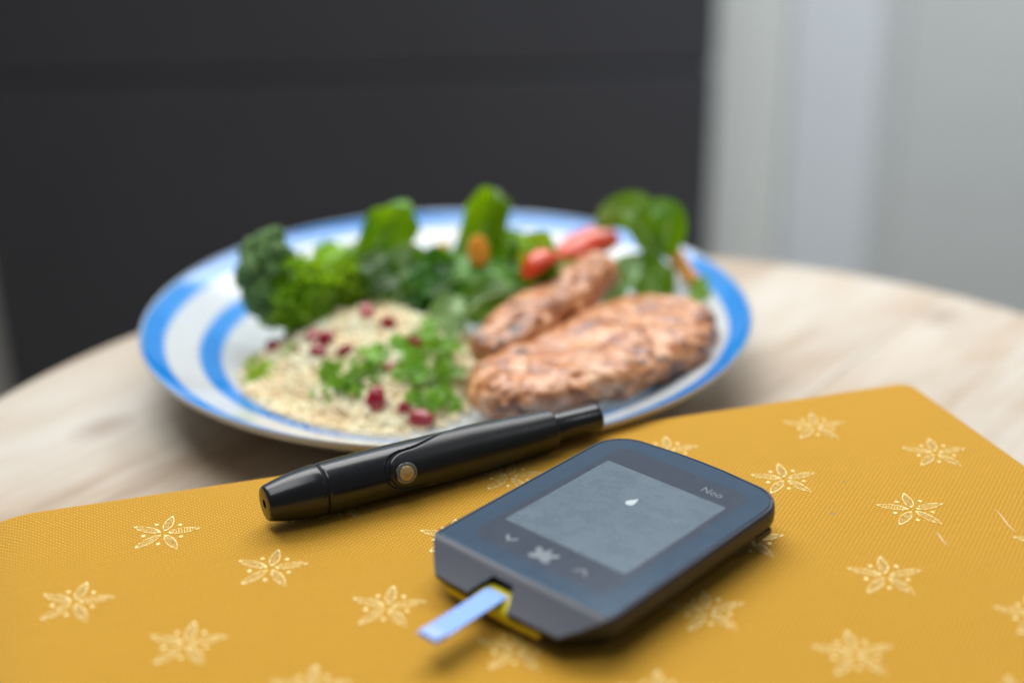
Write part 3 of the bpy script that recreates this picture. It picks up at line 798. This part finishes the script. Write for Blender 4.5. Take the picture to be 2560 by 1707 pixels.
leaf('spinach_leaf', [upr(885, 690, .522), upr(935, 622, .530), upr(982, 550, .537), upr(1012, 502, .536), upr(1035, 522, .527)], .0108, (.35, -.9, .25), M['spinach'], 'upright green spinach leaf standing beside the bright floret', fold=.55, wav=.4, ph=1, wpow=.72)
leaf('spinach_leaf', [upr(1150, 690, .530), upr(1195, 615, .537), upr(1228, 530, .543), upr(1242, 474, .541), upr(1252, 500, .531)], .0100, (-.25, -.9, .25), M['spinach'], 'tall pointed spinach leaf standing upright behind the orange carrot slice', fold=.5, wav=.42, ph=2.4, wpow=.75)
leaf('spinach_leaf', [upr(1215, 735, .520), upr(1260, 680, .528), upr(1300, 640, .536), upr(1290, 590, .545)], .0115, (.2, -.8, .5), M['spinach'], 'broad dark spinach leaf leaning behind the pale leaf and the carrot', fold=.25, ph=3)
leaf('spinach_leaf', [upr(1180, 715, .532), upr(1245, 650, .542), upr(1295, 615, .548), upr(1335, 640, .546)], .0095, (0, -.7, .7), M['spinach'], 'broad dark spinach leaf folding over between the carrot slice and tomato', fold=.3, wav=.3, ph=3.7)
leaf('spinach_leaf', [upr(850, 715, .515), upr(905, 655, .522), upr(965, 632, .527), upr(1020, 660, .525)], .0095, (0, -.6, .8), M['spinach'], 'dark spinach leaf curling at the foot of the upright leaf', fold=-.3, wav=.3, ph=4.4)
leaf('spinach_leaf', [upr(1330, 745, .508), upr(1390, 690, .520), upr(1450, 665, .528), upr(1500, 680, .530)], .0095, (0, -.6, .8), M['spinach'], 'spinach leaf spread between the chicken strip and long tomato wedge', fold=-.25, wav=.3, ph=5.4)
leaf('salad_leaf', [upr(935, 770, .500), upr(985, 715, .506), upr(1040, 665, .512), upr(1085, 640, .520)], .0130, C_, M['pale'], 'pale grey green salad leaf showing its underside above the couscous', fold=.2, ph=.6)
leaf('spinach_leaf', [upr(1085, 745, .502), upr(1150, 700, .506), upr(1240, 715, .503), upr(1320, 790, .498)], .0120, (.0, -.55, .8), M['spinach'], 'large arched dark spinach leaf between the couscous and the chicken strip', fold=-.35, wav=.15, ph=4)
leaf('spinach_leaf', [upr(1160, 790, .490), upr(1215, 745, .495), upr(1285, 735, .497), upr(1340, 760, .495)], .0085, (.0, -.7, .6), M['spinach'], 'glossy spinach leaf lying low against the chicken strip', fold=-.3, ph=5)
leaf('spinach_leaf', [upr(1290, 770, .505), upr(1350, 720, .515), upr(1420, 690, .525), upr(1480, 650, .535)], .0100, C_, M['spinach'], 'dark spinach leaf under the red tomato wedges', fold=.2, ph=6)
leaf('basil_leaf', [upr(1655, 640, .536), upr(1645, 575, .540), upr(1595, 530, .542), upr(1535, 535, .541), upr(1490, 568, .538)], .0088, (.1, -.35, .9), M['spinach'], 'large glossy leaf arching over sideways at the edge of the salad', fold=-.35, wav=.22, ph=7, wpow=.6)
leaf('basil_leaf', [upr(1648, 640, .532), upr(1668, 580, .534), upr(1668, 535, .537), upr(1640, 500, .541)], .0078, (-.1, -.9, .35), M['spinach'], 'upright leaf beside the arching leaf, its face turned to the book', fold=.35, wav=.3, ph=8.5, wpow=.55)
leaf('basil_leaf', [upr(1640, 640, .530), upr(1615, 590, .531), upr(1585, 550, .533), upr(1560, 530, .536)], .0062, (.3, -.8, .5), M['spinach'], 'short dark leaf under the arching leaf', fold=.3, ph=8)
leaf('spinach_leaf', [upr(1600, 630, .533), upr(1612, 680, .529), upr(1640, 735, .522), upr(1665, 790, .517)], .0105, (.2, -.8, .45), M['spinach'], 'green leaf tucked behind the top of the large chicken fillet', fold=.25, ph=9)
leaf('salad_leaf', [upr(1590, 640, .530), upr(1560, 690, .525), upr(1532, 740, .520), upr(1525, 790, .515)], .0065, (-.3, -.8, .35), M['pale'], 'narrow pale leaf between the two chicken pieces', fold=.4, ph=10)
leaf('lettuce_leaf', [upr(905, 780, .505), upr(880, 720, .512), upr(905, 665, .520), upr(930, 640, .526)], .0110, C_, M['lettuce'], 'frilly bright lettuce leaf behind the couscous beside the small floret', fold=.2, frill=.0018, ph=2)
leaf('lettuce_leaf', [upr(800, 690, .517), upr(830, 655, .523), upr(870, 632, .530), upr(900, 625, .536)], .0085, (0, -.4, .9), M['lettuce'], 'small frilly lettuce tip above the bright florets', fold=.3, frill=.0016, ph=4)
leaf('lettuce_leaf', [upr(1105, 850, .480), upr(1120, 800, .486), upr(1130, 765, .490), upr(1155, 740, .496)], .0078, (-.1, -.8, .5), M['pale'], 'small pale leaf between the couscous peak and the chicken strip', fold=.35, frill=.0008, ph=1.5)
leaf('spinach_leaf', [upr(1060, 690, .525), upr(1105, 660, .532), upr(1160, 650, .538), upr(1200, 660, .540)], .0085, (0, -.4, .9), M['lettuce'], 'light green leaf lying flat beneath the carrot slice', fold=.2, ph=11)
leaf('spinach_leaf', [upr(985, 780, .497), upr(1010, 745, .502), upr(1060, 735, .505), upr(1110, 750, .503)], .0070, (0, -.7, .7), M['spinach'], 'dark leaf edge just above the couscous peak', fold=-.2, ph=12)
leaf('salad_leaf', [upr(1335, 760, .500), upr(1365, 735, .507), upr(1395, 700, .514), upr(1405, 670, .520)], .0060, C_, M['pale'], 'small pale leaf beside the red tomato wedge', fold=.3, ph=13)
leaf('herb_leaf', [upr(1735, 770, .512), upr(1748, 745, .515), upr(1752, 715, .518), upr(1770, 690, .521)], .0042, C_, M['herb'], 'small herb leaf on the plate rim by the large fillet', fold=.3, ph=14)

hp = random.Random(11)
for k in range(20):
    u = 890 + 25 * k + hp.uniform(-25, 25); v = 700 + hp.uniform(-35, 60); y = .515 + hp.uniform(-.012, .016)
    if u > 1290: v -= 20
    a_ = hp.uniform(-2.6, -.4); dx, dy = math.cos(a_) * 55, math.sin(a_) * 45
    leaf('spinach_leaf', [upr(u - dx, v - dy, y - .008), upr(u - dx * .3, v - dy * .4 - 8, y - .003), upr(u + dx * .4, v + dy * .4 - 8, y + .002), upr(u + dx, v + dy, y + .006)], hp.uniform(.0075, .0115), (hp.uniform(-.4, .4), -.7, hp.uniform(.4, .9)), M[('spinach', 'deep', 'spinach', 'deep', 'lettuce')[k % 5]],
         'small salad leaf in the heap between the upright leaves and the couscous', fold=hp.uniform(-.3, .4), wav=.35, ph=k * 1.7, rib=False, group='small leaves heaped behind the couscous')

# carrot slices
def slab_shape(name, c, rx, rz, th, rotz, tilt, mat, label, cat, seed):
    V = []; n = 28; loops = []
    for s, e in ((-.5, .80), (-.42, .95), (-.2, 1), (.2, 1), (.42, .95), (.5, .80)):
        loops.append([Vector((rx * e * math.cos(2 * math.pi * k / n) * (1 + .05 * noise.noise(Vector((k, seed, 0)))), s * th, rz * e * math.sin(2 * math.pi * k / n))) for k in range(n)])
    o = obj(name, *loft(loops), mat); o.location = c; o.rotation_euler = (tilt, 0, rotz); tag(o, label, cat); return o
slab_shape('carrot_slice', upr(1196, 628, .513), .0043, .0062, .004, rad(8), rad(-20), M['carrot'], 'oval orange carrot slice in front of the tall pointed leaf', 'carrot', 1)
def baton(name, a, b, wd, mat, label, cat):
    pts = [a.lerp(b, i / 8) + Vector((0, 0, .0006 * math.sin(i))) for i in range(9)]
    o = obj(name, *tube(pts, lambda f: wd * (1 - .35 * f), 7), mat); bev(o, .0004); tag(o, label, cat); return o
baton('carrot_stick', upr(1030, 668, .535), upr(1120, 612, .545), .0032, M['carrot'], 'orange carrot stick half hidden between the two upright leaves', 'carrot')
baton('carrot_stick', upr(1672, 622, .540), upr(1748, 718, .528), .0040, M['carrot'], 'thin orange carrot stick by the rim beside the domed leaf', 'carrot')
# red wedges
def wedge(name, pts, rr, label):
    root = empty(name, pts[0]); o0 = pts[0]; tag(root, label, 'tomato'); n = 22; sp = catmull(pts, n); skin = []; flesh = []
    for i, p in enumerate(sp):
        f = i / (n - 1); t = (sp[min(i + 1, n - 1)] - sp[max(i - 1, 0)]).normalized(); side = t.cross(Vector((0, 0, 1))).normalized(); up = side.cross(t)
        e = math.sqrt(max(.02, math.sin(math.pi * (.04 + .92 * f)))) * rr
        arc = [p - o0 + (side * math.sin(rad(a)) * 1.0 + up * math.cos(rad(a)) * .72) * e for a in range(-100, 101, 20)]
        skin.append(arc + [q - (q - (p - o0)) * .10 for q in arc[::-1]]); low = p - o0 - up * e * .55
        flesh.append([q - (q - (p - o0)) * .11 for q in arc] + [low + side * e * .25, low - side * e * .25])
    obj('skin', *loft(skin), M['tomato'], root); obj('flesh', *loft(flesh), M['tflesh'], root)
wedge('tomato_wedge', [upr(1385, 668, .534), upr(1440, 630, .540), upr(1500, 604, .545), upr(1542, 596, .548)], .0092, 'long shiny red tomato wedge under the domed leaf')
wedge('tomato_wedge', [upr(1312, 695, .493), upr(1335, 664, .497), upr(1362, 646, .500), upr(1388, 650, .503)], .0054, 'short red tomato piece at the end of the long wedge')

# ------------------------------------------------------------------ pomegranate seeds
def seed_mesh():
    V, Fc = lathe([(0, -1.0), (.42, -.92), (.78, -.55), (.92, -.05), (.80, .45), (.50, .92), (.22, 1.22), (0, 1.3)], 9)
    V = [Vector(v) + Vector((noise.noise(Vector(v) * 1.7), noise.noise(Vector(v) * 1.7 + Vector((5, 0, 0))), 0)) * .18 for v in V]
    me = bpy.data.meshes.new('pomegranate_seed'); me.from_pydata([tuple(v) for v in V], [], Fc)
    for p in me.polygons: p.use_smooth = True
    bm_ = bmesh.new(); bm_.from_mesh(me); bmesh.ops.recalc_face_normals(bm_, faces=bm_.faces[:]); bm_.to_mesh(me); bm_.free(); return me
pm1 = seed_mesh(); pm1.materials.append(M['pom']); pm2 = pm1.copy(); pm2.materials.clear(); pm2.materials.append(M['pompale'])
def seed(u, v, size, label, pale=False, rot=(0, 0, 0), lift=.58, group=None):
    o = bpy.data.objects.new('pomegranate_seed', pm2 if pale else pm1); col.objects.link(o); p = on_mound(u, v)
    o.location = p + Vector((0, 0, size * lift)); o.scale = (size * 1.18,) * 3; o.rotation_euler = [rad(a) for a in rot]; tag(o, label, 'pomegranate seed', group)
    sb = o.modifiers.new('smooth', 'SUBSURF'); sb.levels = 1; sb.render_levels = 1
seed(940, 1022, .0040, 'largest deep red pomegranate seed, upright at the foot of the couscous', rot=(-15, 12, 0), lift=.7)
seed(1030, 872, .0037, 'dark red pomegranate seed above the parsley sprig', rot=(60, 30, 20))
seed(815, 862, .0034, 'bright red pomegranate seed in the cluster beside the florets', rot=(30, 40, 0))
seed(795, 890, .0030, 'red pomegranate seed at the bottom of the cluster beside the florets', rot=(80, 0, 50))
seed(783, 852, .0030, 'pale pink pomegranate seed topping the cluster beside the florets', True, rot=(70, 0, 10))
seed(862, 888, .0026, 'small dark pomegranate seed between the cluster and parsley', rot=(50, 0, 80))
seed(683, 878, .0034, 'blurred red pomegranate seed alone near the plate ring under the broccoli', rot=(70, 20, 0))
seed(742, 890, .0024, 'half buried pomegranate seed beside the single seed under the broccoli', rot=(60, 0, 40))
seed(918, 790, .0032, 'rosy pomegranate seed high on the couscous, under the pale leaf', True, rot=(70, 30, 0))
seed(975, 822, .0030, 'slim dark pomegranate seed near the couscous peak', rot=(25, -30, 0))
seed(972, 935, .0026, 'pink pomegranate seed peeping out between the two herb sprigs', True, rot=(10, 30, 0))
seed(1012, 1032, .0028, 'dark pomegranate seed in the shade beside the large one', rot=(20, -10, 0), lift=.3)
seed(1050, 1062, .0040, 'deep red pomegranate seed under the tip of the parsley, behind the pen', rot=(80, 0, 60))

# ------------------------------------------------------------------ herbs in front
def leaflet(p, r, nrm, spin, parent, org, seed_, mat):
    """flat toothed three lobed leaflet, slightly cupped"""
    rr = random.Random(seed_); nrm = nrm.normalized(); a = nrm.cross(Vector((math.cos(spin), math.sin(spin), .2))).normalized(); b = nrm.cross(a); V = [p - org - nrm * r * .12]; n = 44; k3 = []
    for ringf in (.5, 1.0):
        for k in range(n):
            t = 2 * math.pi * k / n; lob = .42 + .50 * abs(math.cos(1.5 * t)) ** .8 + .09 * math.cos(11 * t) * ringf; lob *= .85 + .15 * math.cos(t)
            q = r * ringf * lob; h = .22 * r * ringf ** 2 + .10 * r * ringf * math.sin(3 * t + seed_) + .05 * r * ringf * math.sin(7 * t)
            V.append(p - org + a * q * math.cos(t) + b * q * math.sin(t) + nrm * (h - r * .12))
    Fc = [(0, 1 + k, 1 + (k + 1) % n) for k in range(n)] + [(1 + k, 1 + n + k, 1 + n + (k + 1) % n, 1 + (k + 1) % n) for k in range(n)]
    o = obj('leaflet', V, Fc, mat, parent); return o
def curly(name, centre, rx, ry, rz, n, label, seed_, mat, rl=(.0032, .0056)):
    rr = random.Random(seed_); root = empty(name, centre - Vector((0, 0, rz))); tag(root, label, 'lettuce'); V = []; Fc = []
    for k in range(n):
        z = rr.uniform(-.75, 1); a = rr.uniform(0, 6.283); q = math.sqrt(1 - z * z); d = Vector((q * math.cos(a), q * math.sin(a), z))
        p = centre + Vector((d.x * rx, d.y * ry, d.z * rz)) * rr.uniform(.72, 1.08); r = rr.uniform(*rl); nrm = (d + Vector((rr.uniform(-.9, .9), rr.uniform(-.9, .9), rr.uniform(-.4, .9)))).normalized()
        t0 = nrm.cross(Vector((rr.uniform(-1, 1), rr.uniform(-1, 1), .3))).normalized(); t1 = nrm.cross(t0); b0 = len(V); m = 26; V.append(p - root.location - nrm * r * .3)
        for ringf in (.55, 1.0):
            for j in range(m):
                t = 2 * math.pi * j / m; lob = .70 + .20 * math.cos(5 * t + k) * ringf + .10 * math.cos(9 * t) * ringf
                V.append(p - root.location + (t0 * math.cos(t) + t1 * math.sin(t)) * r * ringf * lob + nrm * r * (.32 * math.sin(6 * t + k) * ringf ** 2 + .25 * ringf))
        Fc += [(b0, b0 + 1 + j, b0 + 1 + (j + 1) % m) for j in range(m)] + [(b0 + 1 + j, b0 + 1 + m + j, b0 + 1 + m + (j + 1) % m, b0 + 1 + (j + 1) % m) for j in range(m)]
    obj('frilly_leaves', V, Fc, mat, root, sharp=0)
    obj('heart', *lathe([(0, -.9 * rz + rz), (.55 * rx, .35 * rz), (.62 * rx, rz), (.4 * rx, 1.5 * rz), (0, 1.75 * rz)], 16), M['stalk'], root)
curly('curly_lettuce', upr(762, 742, .500), .0125, .0105, .0145, 120, 'bright curly lettuce bunch next to the dark broccoli', 21, M['lettuce'])
curly('curly_lettuce', upr(858, 735, .507), .0095, .0085, .0105, 80, 'smaller curly lettuce bunch tucked between spinach and couscous', 22, M['lettuce'])
def sprig(name, root_px, leaves, label, cat, mat):
    base = on_mound(*root_px) + Vector((0, 0, .0015)); root = empty(name, base); tag(root, label, cat)
    for k, (u, v, lift, r, nx, ny) in enumerate(leaves):
        p = on_mound(u, v) + Vector((0, 0, lift)); mid = base.lerp(p, .5) + Vector((0, 0, .002))
        leaflet(p, r * 1.55, Vector((nx, ny - .45, 1)), k * 1.9, root, base, k * 3 + int(u), mat)
        obj('stem', *tube([q - base for q in catmull([base, mid, p - Vector((0, 0, .0006))], 8)], .00045, 6), M['rib'], root)
sprig('parsley_sprig', (1060, 985), [(1000, 905, .003, .0062, -.5, 0), (1072, 868, .004, .0052, .3, .2), (1098, 905, .005, .0060, .6, 0), (1030, 955, .004, .0062, -.3, -.2), (1088, 985, .005, .0070, .2, -.3), (1060, 1035, .0045, .0062, .1, -.6), (1115, 950, .004, .0052, .5, .1), (1075, 838, .004, .0036, 0, .3), (1125, 880, .003, .0048, .4, .3), (1110, 1020, .004, .005, .4, -.4)], 'green parsley sprig lying between the couscous and the large fillet', 'parsley', M['herb'])
sprig('parsley_sprig', (880, 975), [(825, 975, .002, .0066, -.5, -.2), (868, 945, .003, .0064, 0, .2), (905, 968, .003, .0058, .2, -.3), (928, 912, .004, .0052, .3, .3), (940, 950, .003, .0042, .4, 0), (850, 990, .002, .0056, -.1, -.5)], 'grey green parsley sprig in the middle of the couscous', 'parsley', M['herb'])
sprig('parsley_sprig', (735, 900), [(728, 888, .001, .0034, 0, 0), (748, 880, .001, .0030, .3, 0)], 'tiny parsley piece beside the single pomegranate seed', 'parsley', M['herb'])
sprig('lettuce_scrap', (650, 950), [(632, 935, .001, .0052, -.3, 0), (668, 945, .001, .0056, .2, -.2), (648, 965, .0008, .0046, 0, -.4)], 'pale green lettuce scrap at the edge of the couscous by the blue ring', 'lettuce', M['lettuce'])
